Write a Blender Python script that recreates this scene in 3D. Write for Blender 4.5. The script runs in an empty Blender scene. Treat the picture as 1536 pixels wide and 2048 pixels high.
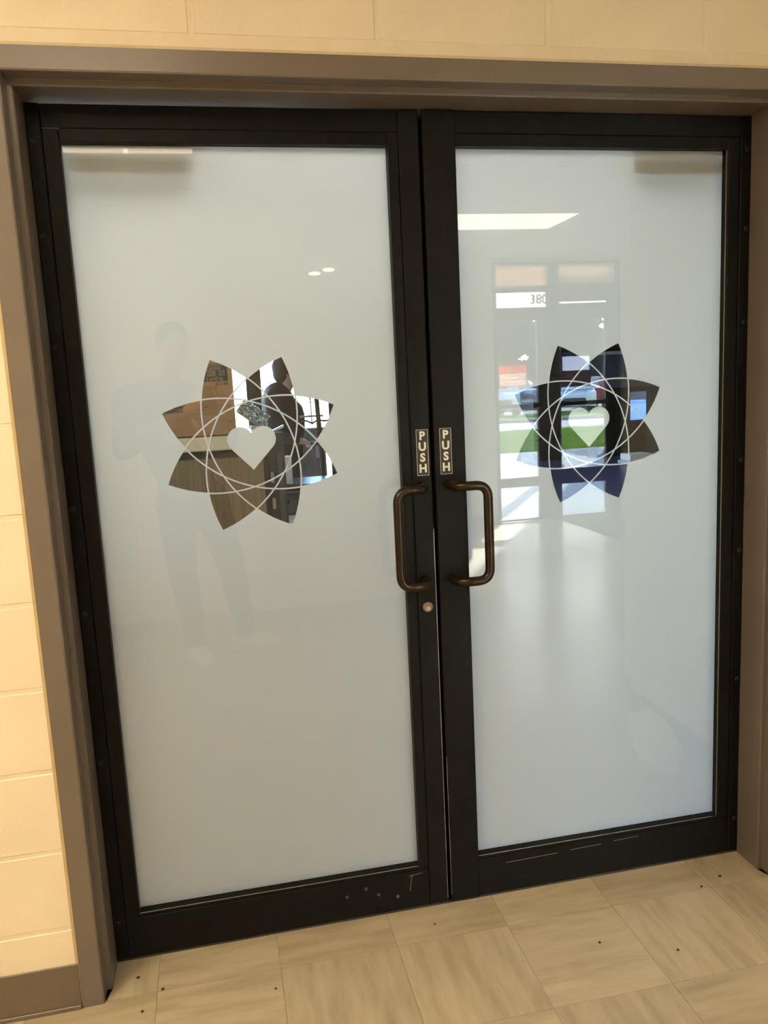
import bpy, bmesh, math, random
from mathutils import Vector, Matrix
from mathutils.geometry import delaunay_2d_cdt
random.seed(7)
S = bpy.context.scene
COL = S.collection
rad = math.radians

# ------------------------------------------------------------------ camera
cam_d = bpy.data.cameras.new('camera')
cam_d.sensor_fit = 'VERTICAL'; cam_d.sensor_height = 36.0; cam_d.sensor_width = 27.0
cam_d.lens = 1631.9 * 36.0 / 2048.0
cam_d.clip_start = 0.02; cam_d.clip_end = 400
cam = bpy.data.objects.new('camera', cam_d); COL.objects.link(cam)
cam.location = (-0.5645, -2.0811, 1.4894)
cam.rotation_euler = (rad(81.037), rad(2.7537), rad(-11.9453))
S.camera = cam
# ------------------------------------------------------------------ sky, sun, exposure
w = bpy.data.worlds.new('sky'); S.world = w; w.use_nodes = True
wn = w.node_tree.nodes; wl = w.node_tree.links
sky = wn.new('ShaderNodeTexSky'); sky.sky_type = 'NISHITA'; sky.sun_disc = False
sky.sun_elevation = rad(24); sky.sun_rotation = rad(148); sky.altitude = 100
wl.new(sky.outputs[0], wn['Background'].inputs[0]); wn['Background'].inputs[1].default_value = 5.5
sun_d = bpy.data.lights.new('sun', 'SUN'); sun_d.energy = 480; sun_d.angle = rad(0.6); sun_d.color = (1, .94, .84)
sun = bpy.data.objects.new('sun', sun_d); COL.objects.link(sun)
el = rad(19.5)
sdir = Vector((-0.533 * math.cos(el), 0.846 * math.cos(el), -math.sin(el)))
sun.rotation_euler = sdir.to_track_quat('-Z', 'Y').to_euler(); sun.location = (6, -10, 8)
S.view_settings.view_transform = 'Standard'; S.view_settings.look = 'None'
S.view_settings.exposure = 0.0; S.view_settings.gamma = 1.0
S.view_settings.use_curve_mapping = False
S.cycles.use_denoising = True
S.cycles.max_bounces = 10; S.cycles.diffuse_bounces = 5; S.cycles.glossy_bounces = 4
S.cycles.transparent_max_bounces = 24; S.cycles.transmission_bounces = 8
S.cycles.sample_clamp_indirect = 12; S.cycles.caustics_reflective = False; S.cycles.caustics_refractive = False
CEIL_NEAR = (1, .84, .60); CEIL_EM = 13.0       # warm office panels
FAR_EM = 6.5

# ------------------------------------------------------------------ materials
MATS = {}
def M(name, col=(.5, .5, .5), rough=.5, metal=0, var=.06, scale=20, bump=0, bscale=None, spec=.5, stretch=None, coat=0, rnd=0, em=None, alpha=None):
    if name in MATS: return MATS[name]
    m = bpy.data.materials.new(name); m.use_nodes = True
    nt = m.node_tree; n = nt.nodes; l = nt.links
    b = n['Principled BSDF']
    b.inputs['Roughness'].default_value = rough; b.inputs['Metallic'].default_value = metal
    b.inputs['Specular IOR Level'].default_value = spec; b.inputs['Coat Weight'].default_value = coat
    tc = n.new('ShaderNodeTexCoord'); mp = n.new('ShaderNodeMapping'); l.new(tc.outputs['Object'], mp.inputs[0])
    if stretch: mp.inputs['Scale'].default_value = stretch
    nz = n.new('ShaderNodeTexNoise'); nz.inputs['Scale'].default_value = scale; nz.inputs['Detail'].default_value = 5
    l.new(mp.outputs[0], nz.inputs[0])
    cr = n.new('ShaderNodeValToRGB'); l.new(nz.outputs[0], cr.inputs[0])
    cr.color_ramp.elements[0].position = .3; cr.color_ramp.elements[1].position = .7
    cr.color_ramp.elements[0].color = [c * (1 - var) for c in col] + [1]
    cr.color_ramp.elements[1].color = [min(1, c * (1 + var)) for c in col] + [1]
    out = cr.outputs[0]
    if rnd:
        oi = n.new('ShaderNodeObjectInfo'); hs = n.new('ShaderNodeHueSaturation')
        mr = n.new('ShaderNodeMapRange'); mr.inputs[3].default_value = 1 - rnd; mr.inputs[4].default_value = 1 + rnd
        l.new(oi.outputs['Random'], mr.inputs[0]); l.new(mr.outputs[0], hs.inputs['Value']); l.new(out, hs.inputs['Color']); out = hs.outputs[0]
    l.new(out, b.inputs['Base Color'])
    if bump:
        n2 = n.new('ShaderNodeTexNoise'); n2.inputs['Scale'].default_value = bscale or scale * 4; n2.inputs['Detail'].default_value = 3
        l.new(mp.outputs[0], n2.inputs[0])
        bp = n.new('ShaderNodeBump'); bp.inputs['Strength'].default_value = bump; bp.inputs['Distance'].default_value = .002
        l.new(n2.outputs[0], bp.inputs['Height']); l.new(bp.outputs[0], b.inputs['Normal'])
    if em:
        b.inputs['Emission Color'].default_value = list(em[:3]) + [1]; b.inputs['Emission Strength'].default_value = em[3]
    MATS[name] = m
    return m

def glass_mat(name, tint=(1, 1, 1), f0=.05):
    m = bpy.data.materials.new(name); m.use_nodes = True
    nt = m.node_tree; n = nt.nodes; l = nt.links
    n.remove(n['Principled BSDF'])
    tr = n.new('ShaderNodeBsdfTransparent'); tr.inputs[0].default_value = (*tint, 1)
    gl = n.new('ShaderNodeBsdfGlossy'); gl.inputs['Roughness'].default_value = 0
    lw = n.new('ShaderNodeLayerWeight'); lw.inputs['Blend'].default_value = .5
    pw = n.new('ShaderNodeMath'); pw.operation = 'POWER'; pw.inputs[1].default_value = 5
    mr = n.new('ShaderNodeMapRange'); mr.inputs[3].default_value = f0; mr.inputs[4].default_value = 1
    l.new(lw.outputs['Facing'], pw.inputs[0]); l.new(pw.outputs[0], mr.inputs[0])
    mx = n.new('ShaderNodeMixShader'); l.new(mr.outputs[0], mx.inputs[0]); l.new(tr.outputs[0], mx.inputs[1]); l.new(gl.outputs[0], mx.inputs[2])
    # very slight waviness of float glass
    l.new(mx.outputs[0], n['Material Output'].inputs[0])
    MATS[name] = m
    return m

def film_mat():
    m = bpy.data.materials.new('frosted_film'); m.use_nodes = True
    nt = m.node_tree; n = nt.nodes; l = nt.links
    n.remove(n['Principled BSDF'])
    tc = n.new('ShaderNodeTexCoord'); nz = n.new('ShaderNodeTexNoise'); nz.inputs['Scale'].default_value = 900; nz.inputs['Detail'].default_value = 2
    l.new(tc.outputs['Object'], nz.inputs[0])
    cr = n.new('ShaderNodeValToRGB'); l.new(nz.outputs[0], cr.inputs[0])
    cr.color_ramp.elements[0].color = (.66, .69, .75, 1); cr.color_ramp.elements[1].color = (.71, .74, .80, 1)
    d = n.new('ShaderNodeBsdfDiffuse'); t = n.new('ShaderNodeBsdfTranslucent')
    l.new(cr.outputs[0], d.inputs[0]); l.new(cr.outputs[0], t.inputs[0])
    mx = n.new('ShaderNodeMixShader'); mx.inputs[0].default_value = .52
    l.new(d.outputs[0], mx.inputs[1]); l.new(t.outputs[0], mx.inputs[2]); l.new(mx.outputs[0], n['Material Output'].inputs[0])
    MATS['film'] = m
    return m

def tile_mat():
    m = M('vinyl_tile', (.60, .49, .33), .32, var=.0, rnd=.05, spec=.45)
    nt = m.node_tree; n = nt.nodes; l = nt.links; b = n['Principled BSDF']
    tc = n['Texture Coordinate']; oi = n.new('ShaderNodeObjectInfo')
    ad = n.new('ShaderNodeVectorMath'); ad.operation = 'MULTIPLY_ADD'
    mp = n.new('ShaderNodeMapping'); mp.inputs['Scale'].default_value = (2.2, 13, 4)
    cb = n.new('ShaderNodeCombineXYZ')
    ml = n.new('ShaderNodeMath'); ml.operation = 'MULTIPLY'; ml.inputs[1].default_value = 50
    l.new(oi.outputs['Random'], ml.inputs[0]); l.new(ml.outputs[0], cb.inputs[0]); l.new(ml.outputs[0], cb.inputs[2])
    add = n.new('ShaderNodeVectorMath'); add.operation = 'ADD'
    l.new(tc.outputs['Object'], mp.inputs[0]); l.new(mp.outputs[0], add.inputs[0]); l.new(cb.outputs[0], add.inputs[1])
    nz = n.new('ShaderNodeTexNoise'); nz.inputs['Scale'].default_value = 1.6; nz.inputs['Detail'].default_value = 6; nz.inputs['Roughness'].default_value = .6
    l.new(add.outputs[0], nz.inputs[0])
    cr = n.new('ShaderNodeValToRGB'); l.new(nz.outputs[0], cr.inputs[0])
    e = cr.color_ramp.elements; e[0].position = .28; e[1].position = .72
    e[0].color = (.38, .305, .20, 1); e[1].color = (.545, .455, .32, 1)
    x = e.new(.5); x.color = (.475, .39, .265, 1)
    hs = n['Hue/Saturation/Value'] if 'Hue/Saturation/Value' in n else [q for q in n if q.type == 'HUE_SAT'][0]
    l.new(cr.outputs[0], hs.inputs['Color'])
    rr = n.new('ShaderNodeMapRange'); rr.inputs[3].default_value = .12; rr.inputs[4].default_value = .30
    l.new(nz.outputs[0], rr.inputs[0]); l.new(rr.outputs[0], b.inputs['Roughness'])
    return m

cream = M('cream_block_paint', (.80, .69, .52), .38, var=.03, scale=6, bump=.5, bscale=170, spec=.4)
mortar = M('cream_mortar_paint', (.77, .66, .49), .45, var=.04, scale=14, bump=.4, bscale=120)
cream_wall = M('cream_wall_paint', (.78, .70, .55), .6, var=.03, scale=3)
white_wall = M('white_wall_paint', (.80, .79, .75), .6, var=.02, scale=3)
brown_steel = M('taupe_enamel', (.160, .130, .105), .30, var=.05, scale=9, bump=.25, bscale=60, spec=.55)
brown_base = M('taupe_vinyl', (.15, .112, .08), .40, var=.06, scale=8)
dark_al = M('dark_bronze_aluminium', (.0085, .0078, .007), .45, metal=0, var=.25, scale=30, spec=.10)
dark_al2 = M('dark_bronze_hinge', (.007, .0062, .0055), .48, var=.25, scale=30, spec=.10)
worn = M('worn_bare_metal', (.55, .52, .48), .3, metal=.9, var=.3, scale=200)
gap_dark = M('gap_black', (.02, .02, .02), .6)
highlight_edge = M('edge_highlight', (.60, .58, .52), .25, metal=1, var=.1)
bronze = M('oiled_bronze', (.030, .019, .010), .26, metal=.6, var=.3, scale=45, spec=.5)
black_lab = M('black_label', (.012, .012, .012), .45)
ivory = M('ivory_print', (.78, .74, .62), .5, var=.02)
brass = M('worn_brass', (.55, .47, .34), .3, metal=.9, var=.2, scale=300)
lockring = M('bronze_ring', (.20, .13, .09), .3, metal=.8, var=.2, scale=200)
grid_white = M('grid_white', (.86, .86, .83), .35, var=.02)
ceil_tile = M('ceiling_tile', (.78, .76, .70), .9, var=.05, scale=80)
clear = glass_mat('clear_glass', (.97, .985, .98), .046)
tinted = glass_mat('tinted_glass', (.80, .86, .90), .05)
grey_tint = glass_mat('grey_tinted_glass', (.29, .33, .36), .05)
dim_glass = glass_mat('smoked_glass', (.13, .15, .18), .05)
film = film_mat()
vt = tile_mat()
metal_dark = M('dark_bronze_frame', (.035, .030, .026), .4, var=.15, spec=.4)

# ------------------------------------------------------------------ helpers
def link(name, me, mat=None, parent=None, loc=None, rot=None):
    o = bpy.data.objects.new(name, me); COL.objects.link(o)
    if mat and hasattr(me, 'materials') and not me.materials: me.materials.append(mat)
    if parent: o.parent = parent
    if loc: o.location = loc
    if rot: o.rotation_euler = rot
    return o
def bx(bm, a, b, mat=None):
    a = Vector(a); b = Vector(b)
    c = (a + b) / 2; s = b - a
    r = bmesh.ops.create_cube(bm, size=1, matrix=Matrix.Translation(c) @ Matrix.Diagonal((abs(s.x), abs(s.y), abs(s.z), 1)))
    return r['verts']
def fin(bm, name, mat, parent=None, bevel=0, smooth=False, loc=None, rot=None, seg=1):
    if bevel: bmesh.ops.bevel(bm, geom=bm.edges[:], offset=bevel, segments=seg, affect='EDGES', profile=.5)
    me = bpy.data.meshes.new(name); bm.to_mesh(me); bm.free()
    if smooth:
        for p in me.polygons: p.use_smooth = True
    return link(name, me, mat, parent, loc, rot)
def box(name, a, b, mat, parent=None, bevel=0, **k):
    bm = bmesh.new(); bx(bm, a, b); return fin(bm, name, mat, parent, bevel, **k)
def tag(o, label=None, cat=None, group=None, kind=None):
    if label: o['label'] = label
    if cat: o['category'] = cat
    if group: o['group'] = group
    if kind: o['kind'] = kind
    return o
def empty(name, loc=(0, 0, 0), rz=0, label=None, cat=None, group=None, kind=None):
    o = bpy.data.objects.new(name, None); COL.objects.link(o); o.location = loc; o.rotation_euler = (0, 0, rz)
    o.empty_display_size = .1
    return tag(o, label, cat, group, kind)
def tube(bm, pts, r, n=16, cap=True):
    pts = [Vector(p) for p in pts]; rs = r if isinstance(r, (list, tuple)) else [r] * len(pts)
    rings = []; up = None
    for i, p in enumerate(pts):
        t = (pts[min(i + 1, len(pts) - 1)] - pts[max(i - 1, 0)]).normalized()
        if up is None:
            up = t.orthogonal().normalized()
        up = (up - t * up.dot(t)).normalized(); s = t.cross(up)
        rings.append([bm.verts.new(p + (up * math.cos(2 * math.pi * k / n) + s * math.sin(2 * math.pi * k / n)) * rs[i]) for k in range(n)])
    for a, b in zip(rings, rings[1:]):
        for k in range(n): bm.faces.new((a[k], a[(k + 1) % n], b[(k + 1) % n], b[k]))
    if cap: bm.faces.new(rings[0][::-1]); bm.faces.new(rings[-1])
def tube_obj(name, pts, r, mat, parent=None, n=16):
    bm = bmesh.new(); tube(bm, pts, r, n); bmesh.ops.recalc_face_normals(bm, faces=bm.faces[:])
    return fin(bm, name, mat, parent, smooth=True)
def cyl(name, c, r, h, axis, mat, parent=None, n=24, r2=None, bevel=0):
    bm = bmesh.new()
    rot = {'z': Matrix(), 'y': Matrix.Rotation(rad(90), 4, 'X'), 'x': Matrix.Rotation(rad(90), 4, 'Y')}[axis]
    bmesh.ops.create_cone(bm, cap_ends=True, segments=n, radius1=r, radius2=r if r2 is None else r2, depth=h, matrix=Matrix.Translation(c) @ rot)
    o = fin(bm, name, mat, parent, bevel)
    return o
def prism(name, outline, y0, y1, mat, parent=None, bevel=0, holes=None):
    """outline in (x,z), extruded along y"""
    bm = bmesh.new()
    a = [bm.verts.new((x, y0, z)) for x, z in outline]; b = [bm.verts.new((x, y1, z)) for x, z in outline]
    bm.faces.new(a); bm.faces.new(b[::-1])
    for i in range(len(a)):
        j = (i + 1) % len(a); bm.faces.new((a[i], b[i], b[j], a[j]))
    bmesh.ops.recalc_face_normals(bm, faces=bm.faces[:])
    return fin(bm, name, mat, parent, bevel)
def text(name, s, size, loc, rot, mat, parent=None, off=0, ext=.0003, align='CENTER', space=1, sx=1):
    cu = bpy.data.curves.new(name, 'FONT'); cu.body = s; cu.size = size; cu.align_x = align; cu.align_y = 'CENTER'
    cu.offset = off; cu.extrude = ext; cu.resolution_u = 3; cu.space_line = space
    t = bpy.data.objects.new(name, cu); COL.objects.link(t)
    bpy.context.view_layer.update()
    me = bpy.data.meshes.new_from_object(t.evaluated_get(bpy.context.evaluated_depsgraph_get()))
    bpy.data.objects.remove(t)
    me.materials.clear()
    o = link(name, me, mat, parent, loc, rot); o.scale = (sx, 1, 1)
    return o
FACE_CAM = (rad(90), 0, 0)             # reads from -y
FACE_BACK = (rad(90), 0, rad(180))     # reads from +y

def organic(name, chains, mat, parent=None, voxel=.012, blobs=(), smooth=4):
    """continuous body: tapered limbs (chains of (point, radius)) and ellipsoids fused by a voxel remesh"""
    bm = bmesh.new()
    for ch in chains:
        for (p, r) in ch:
            bmesh.ops.create_icosphere(bm, subdivisions=2, radius=r, matrix=Matrix.Translation(p))
        for (p, r), (q, s) in zip(ch, ch[1:]):
            p = Vector(p); q = Vector(q); d = q - p
            if d.length < 1e-4: continue
            m = Matrix.Translation((p + q) / 2) @ d.to_track_quat('Z', 'Y').to_matrix().to_4x4()
            bmesh.ops.create_cone(bm, cap_ends=True, segments=14, radius1=r, radius2=s, depth=d.length, matrix=m)
    for (c, s, rz) in blobs:
        m = Matrix.Translation(c) @ Matrix.Rotation(rz, 4, 'Z') @ Matrix.Diagonal((*s, 1))
        bmesh.ops.create_icosphere(bm, subdivisions=3, radius=1, matrix=m)
    me = bpy.data.meshes.new(name); bm.to_mesh(me); bm.free()
    o = bpy.data.objects.new(name, me); COL.objects.link(o)
    rm = o.modifiers.new('r', 'REMESH'); rm.mode = 'VOXEL'; rm.voxel_size = voxel; rm.use_smooth_shade = True
    if smooth:
        sm = o.modifiers.new('s', 'SMOOTH'); sm.iterations = smooth; sm.factor = .5
    me2 = bpy.data.meshes.new_from_object(o.evaluated_get(bpy.context.evaluated_depsgraph_get()))
    bpy.data.objects.remove(o)
    for p in me2.polygons: p.use_smooth = True
    me2.materials.clear()
    return link(name, me2, mat, parent)

# ================================================================== SETTING: near room
DY = -0.144     # face of the block wall (door leaves' faces lie at y = 0)
H = 2.156; W = 0.925
# --- front wall (painted blocks over a mortar core)
wf = box('wall_front', (-3.2, DY + .0015, 0), (-.955, .12, 2.65), mortar); tag(wf, 'cream painted concrete block wall around the double doors', 'wall', kind='structure')
def wpart(a, b): return box('mortar_core', a, b, mortar, wf)
wpart((-.955, DY + .0015, 2.19), (1.16, .12, 2.65)); wpart((.955, DY + .0015, 0), (1.16, .12, 2.19))
Z0 = .2169; CH = .2032; BL = .4105
block_cache = {}
for r in range(-1, 12):
    z0 = Z0 + CH * r; z1 = min(z0 + CH, 2.648); z0 = max(z0, 0.001)
    if z1 - z0 < .02: continue
    off = -.133 if r % 2 == 0 else -.348
    for k in range(-7, 5):
        x0 = off + BL * k; x1 = x0 + BL
        spans = [(x0, x1)]
        if z0 < 2.2:    # frame opening
            spans = []
            if x0 < -.975: spans.append((x0, min(x1, -.975)))
            if x1 > .975: spans.append((max(x0, .975), x1))
        for a, b in spans:
            b = min(b, 1.158); 
            if b - a < .02: continue
            zz0 = z0
            if z0 < 2.2 < z1: pass
            j = .004
            key = (round(b - a, 3), round(z1 - zz0, 3))
            if key not in block_cache:
                bm = bmesh.new(); vs = bx(bm, (0, 0, 0), (b - a - 2 * j, .012, z1 - zz0 - 2 * j))
                fe = [e for e in bm.edges if all(v.co.y < 1e-4 for v in e.verts)]
                bmesh.ops.bevel(bm, geom=fe, offset=.0028, segments=1, affect='EDGES')
                me = bpy.data.meshes.new('block'); bm.to_mesh(me); bm.free(); me.materials.append(cream)
                block_cache[key] = me
            link('block', block_cache[key], None, wf, (a + j, DY - random.random() * .0006, zz0 + j))
# --- other near-room walls
wr = box('wall_right', (1.16, -1.10, 0), (1.30, .12, 2.65), white_wall); tag(wr, 'short pale wall running from the doors towards the lobby', 'wall', kind='structure')
box('return_wall', (1.16, -1.10, 0), (5.2, -.96, 2.65), white_wall, wr)
wb = box('wall_back', (-3.2, -3.08, 0), (1.0, -2.96, 2.65), cream_wall); tag(wb, 'pale wall behind the person taking the picture', 'wall', kind='structure')
wl_ = box('wall_left', (-3.3, -3.08, 0), (-3.2, .12, 2.65), cream_wall); tag(wl_, 'pale end wall at the left of the corridor', 'wall', kind='structure')
box('lobby_side_wall', (.88, -5.85, 0), (1.0, -3.08, 2.65), white_wall, wb)
wlr = box('wall_lobby', (5.2, -5.85, 0), (5.32, -.96, 2.65), white_wall); tag(wlr, 'pale far side wall of the lobby', 'wall', kind='structure')
we = empty('wall_entrance', (0, 0, 0), label='pale wall around the glazed entrance', cat='wall', kind='structure')
FY = -5.75
box('left_panel', (.62, FY - .15, 0), (2.235, FY, 2.75), white_wall, we); box('right_panel', (3.6, FY - .15, 0), (5.32, FY, 2.75), white_wall, we)
box('lintel', (2.235, FY - .15, 2.605), (3.6, FY, 2.75), white_wall, we)
# --- floor
fl = box('floor', (-3.3, -5.9, -.08), (5.4, 8.2, -.0016), M('floor_grout', (.20, .155, .10), .6, var=.1)); tag(fl, 'tan streaked vinyl tile floor', 'floor', kind='structure')
TS = .3115
bm = bmesh.new(); bx(bm, (-TS / 2 + .0005, -TS / 2 + .0005, -.0014), (TS / 2 - .0005, TS / 2 - .0005, 0))
tile_me = bpy.data.meshes.new('floor_tile'); bm.to_mesh(tile_me); bm.free(); tile_me.materials.append(vt)
nt_ = 0
orient = {(0, 0): 0, (1, 0): 0, (-1, 0): 1, (0, -1): 1, (1, -1): 1, (2, -1): 0}
bm_rest = bmesh.new()
for i in range(-9, 17):
    for jn in range(-18, 27):
        cx = -.19 + TS * (i + .5); cy = -.14 + TS * (jn + .5)
        near = (-1.55 < cx < 3.2 and -5.75 < cy < .16)
        if near and nt_ < 298:
            rot = random.choice((0, 1)) if (i, jn) not in ((-1, -1), (0, -1), (1, -1), (0, 0), (1, 0), (-1, 0), (-2, -1)) else {(-1, -1): 1, (0, -1): 1, (1, -1): 0, (0, 0): 0, (1, 0): 0, (-1, 0): 0, (-2, -1): 0}[(i, jn)]
            link('floor_tile', tile_me, None, fl, (cx, cy, random.random() * .0002), (0, 0, rot * math.pi / 2)); nt_ += 1
        else:
            bx(bm_rest, (cx - TS / 2 + .0005, cy - TS / 2 + .0005, -.0014), (cx + TS / 2 - .0005, cy + TS / 2 - .0005, 0))
tag(fin(bm_rest, 'outer_tiles', vt, fl), kind='stuff')
# --- ceiling with grid
ce = box('ceiling', (-3.3, -5.9, 2.652), (5.4, 8.2, 2.75), ceil_tile); tag(ce, 'white lay-in tile ceiling with metal grid', 'ceiling', kind='structure')
for x in [.97 - .6125 * k for k in range(1, 7)] + [.97 + .6125 * k for k in range(0, 7)]:
    box('grid_rail', (x - .012, -5.7, 2.646), (x + .012, -.15, 2.652), grid_white, ce)
for y in [-3.62 + 1.22, -3.62, -4.24, -5.46, -1.18]:
    box('grid_rail', (-3.1, y - .012, 2.6465), (5.1, y + .012, 2.652), grid_white, ce)
# --- baseboards
b1 = box('baseboard_front', (-3.15, DY - .0045, 0), (-.992, DY - .0005, .121), brown_base, bevel=.0012); tag(b1, 'taupe vinyl base strip under the block wall', 'baseboard', kind='structure')
box('toe', (-3.15, DY - .009, 0), (-.992, DY - .004, .012), brown_base, b1, bevel=.002)
b2 = box('baseboard_right', (1.154, -1.104, 0), (1.16, -.15, .105), brown_base); tag(b2, 'taupe base strip along the short pale wall', 'baseboard', kind='structure')
b3 = box('baseboard_back', (-3.15, -2.96, 0), (1.005, -2.953, .105), M('grey_base', (.36, .33, .28), .5)); tag(b3, 'grey base strip behind the photographer', 'baseboard', kind='structure')
b4 = box('baseboard_entrance', (1.0, FY, 0), (2.23, FY + .006, .105), brown_base); tag(b4, 'taupe base strip beside the entrance', 'baseboard', kind='structure')

# --- steel door frame (hollow metal profile swept round the opening)
fr = empty('trim_1', (0, DY, 0), label='taupe painted steel frame round the double doors', cat='door frame', kind='structure')
prof = [(-.990, DY + .03), (-.990, DY - .004), (-.941, DY - .004), (-.939, DY - .002), (-.939, -.100), (-.926, -.100), (-.9245, -.0985), (-.9245, .10), (-.97, .10)]
def jamb(name, sgn):
    bm = bmesh.new(); rows = []
    for z_of in (0, 1):
        rows.append([bm.verts.new((sgn * x, y - DY, 0.0008 if z_of == 0 else H + (-x - W))) for x, y in prof])
    for i in range(len(prof) - 1):
        bm.faces.new((rows[0][i], rows[0][i + 1], rows[1][i + 1], rows[1][i]))
    bm.faces.new(rows[0])
    bmesh.ops.bevel(bm, geom=[e for e in bm.edges if abs(e.verts[0].co.z - e.verts[1].co.z) > 1 and len(e.link_faces) == 2], offset=.0016, segments=3, affect='EDGES')
    bmesh.ops.recalc_face_normals(bm, faces=bm.faces[:])
    return fin(bm, name, brown_steel, fr)
jamb('jamb', 1); jamb('jamb', -1)
bm = bmesh.new(); rows = []
for sg in (-1, 1):
    rows.append([bm.verts.new((sg * -x, y - DY, H + (-x - W))) for x, y in prof])
for i in range(len(prof) - 1): bm.faces.new((rows[0][i], rows[0][i + 1], rows[1][i + 1], rows[1][i]))
bmesh.ops.bevel(bm, geom=[e for e in bm.edges if abs(e.verts[0].co.x - e.verts[1].co.x) > 1 and len(e.link_faces) == 2], offset=.0016, segments=3, affect='EDGES')
bmesh.ops.recalc_face_normals(bm, faces=bm.faces[:])
fin(bm, 'head_rail', brown_steel, fr)
# caulk joint on the wall side
caulk = M('caulk', (.50, .37, .20), .6, var=.1)
box('caulk_bead', (-.996, -.004, .122), (-.989, .001, 2.22), caulk, fr); box('caulk_bead', (.989, -.004, 0), (.996, .001, 2.22), caulk, fr)
box('caulk_bead', (-.996, -.004, 2.2195), (.996, .001, 2.2255), M('cream_caulk', (.62, .49, .30), .6), fr)

# ------------------------------------------------------------------ the frosted film
LENS_A = .2352; LENS_W = .1035
LR = (LENS_A ** 2 + LENS_W ** 2) / (2 * LENS_W)
LWD = .0019
def in_lens(px, pz, th, dr):
    ax, az = math.cos(th), math.sin(th); nx, nz = -az, ax
    for s in (1, -1):
        c = LENS_W - LR
        qx, qz = px - nx * c * s, pz - nz * c * s
        if math.hypot(qx, qz) > LR + dr: return False
    return True
def heart_poly(n=22):
    r = .0325; cx, cz = .0288, .0125; tip = (0, -.0655)
    dx, dz = cx - tip[0], cz - tip[1]; d = math.hypot(dx, dz)
    a_t = math.atan2(-dz, -dx); off = math.acos(r / d)
    t0 = a_t + off       # tangent point on right lobe (outer side)
    # choose tangent with larger x
    c1 = (cx + r * math.cos(a_t + off)), (cx + r * math.cos(a_t - off))
    ts = a_t + off if c1[0] > c1[1] else a_t - off
    te = math.acos(-cx / r) # hits x=0 at the notch
    while ts > te: ts -= 2 * math.pi
    pts = [(cx + r * math.cos(ts + (te - ts) * k / n), cz + r * math.sin(ts + (te - ts) * k / n)) for k in range(n + 1)]
    right = [tip] + pts
    left = [(-x, z) for x, z in right[1:-1]][::-1]
    return right + left
HP = heart_poly()
def in_poly(x, z, P):
    c = False; j = len(P) - 1
    for i in range(len(P)):
        if (P[i][1] > z) != (P[j][1] > z) and x < (P[j][0] - P[i][0]) * (z - P[i][1]) / (P[j][1] - P[i][1]) + P[i][0]: c = not c
        j = i
    return c
def film_mesh(x0, x1, z0, z1, cx, cz):
    V = []; E = []
    def poly(pts, closed=True):
        b = len(V); V.extend(pts); n = len(pts)
        for i in range(n if closed else n - 1): E.append((b + i, b + (i + 1) % n))
    poly([(x0 - cx, z0 - cz), (x1 - cx, z0 - cz), (x1 - cx, z1 - cz), (x0 - cx, z1 - cz)])
    ths = [rad(22.5 + 45 * k) for k in range(4)]
    for th in ths:
        ax, az = math.cos(th), math.sin(th); nx, nz = -az, ax
        for dr in (-LWD, LWD):
            r = LR + dr; c = LENS_W - LR
            amax = math.acos(-c / r); N = 44
            up = [(math.sin(-amax + 2 * amax * k / N) * r, c + math.cos(-amax + 2 * amax * k / N) * r) for k in range(N + 1)]
            pts = up + [(u, -v) for u, v in up[::-1][1:-1]]
            poly([(ax * u + nx * v, az * u + nz * v) for u, v in pts])
    poly(HP)
    ov, oe, of, *_ = delaunay_2d_cdt([Vector(v) for v in V], E, [], 0, 1e-6)
    bm = bmesh.new(); bv = [bm.verts.new((v.x + cx, 0, v.y + cz)) for v in ov]
    for f in of:
        mx = sum(ov[i].x for i in f) / 3; mz = sum(ov[i].y for i in f) / 3
        inside = any(in_lens(mx, mz, t, -LWD) for t in ths)
        band = any(in_lens(mx, mz, t, LWD) and not in_lens(mx, mz, t, -LWD) for t in ths)
        if inside and not band and not in_poly(mx, mz, HP): continue
        try: bm.faces.new([bv[i] for i in f])
        except ValueError: pass
    bmesh.ops.delete(bm, geom=[v for v in bm.verts if not v.link_faces], context='VERTS')
    bmesh.ops.recalc_face_normals(bm, faces=bm.faces[:])
    return bm

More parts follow.
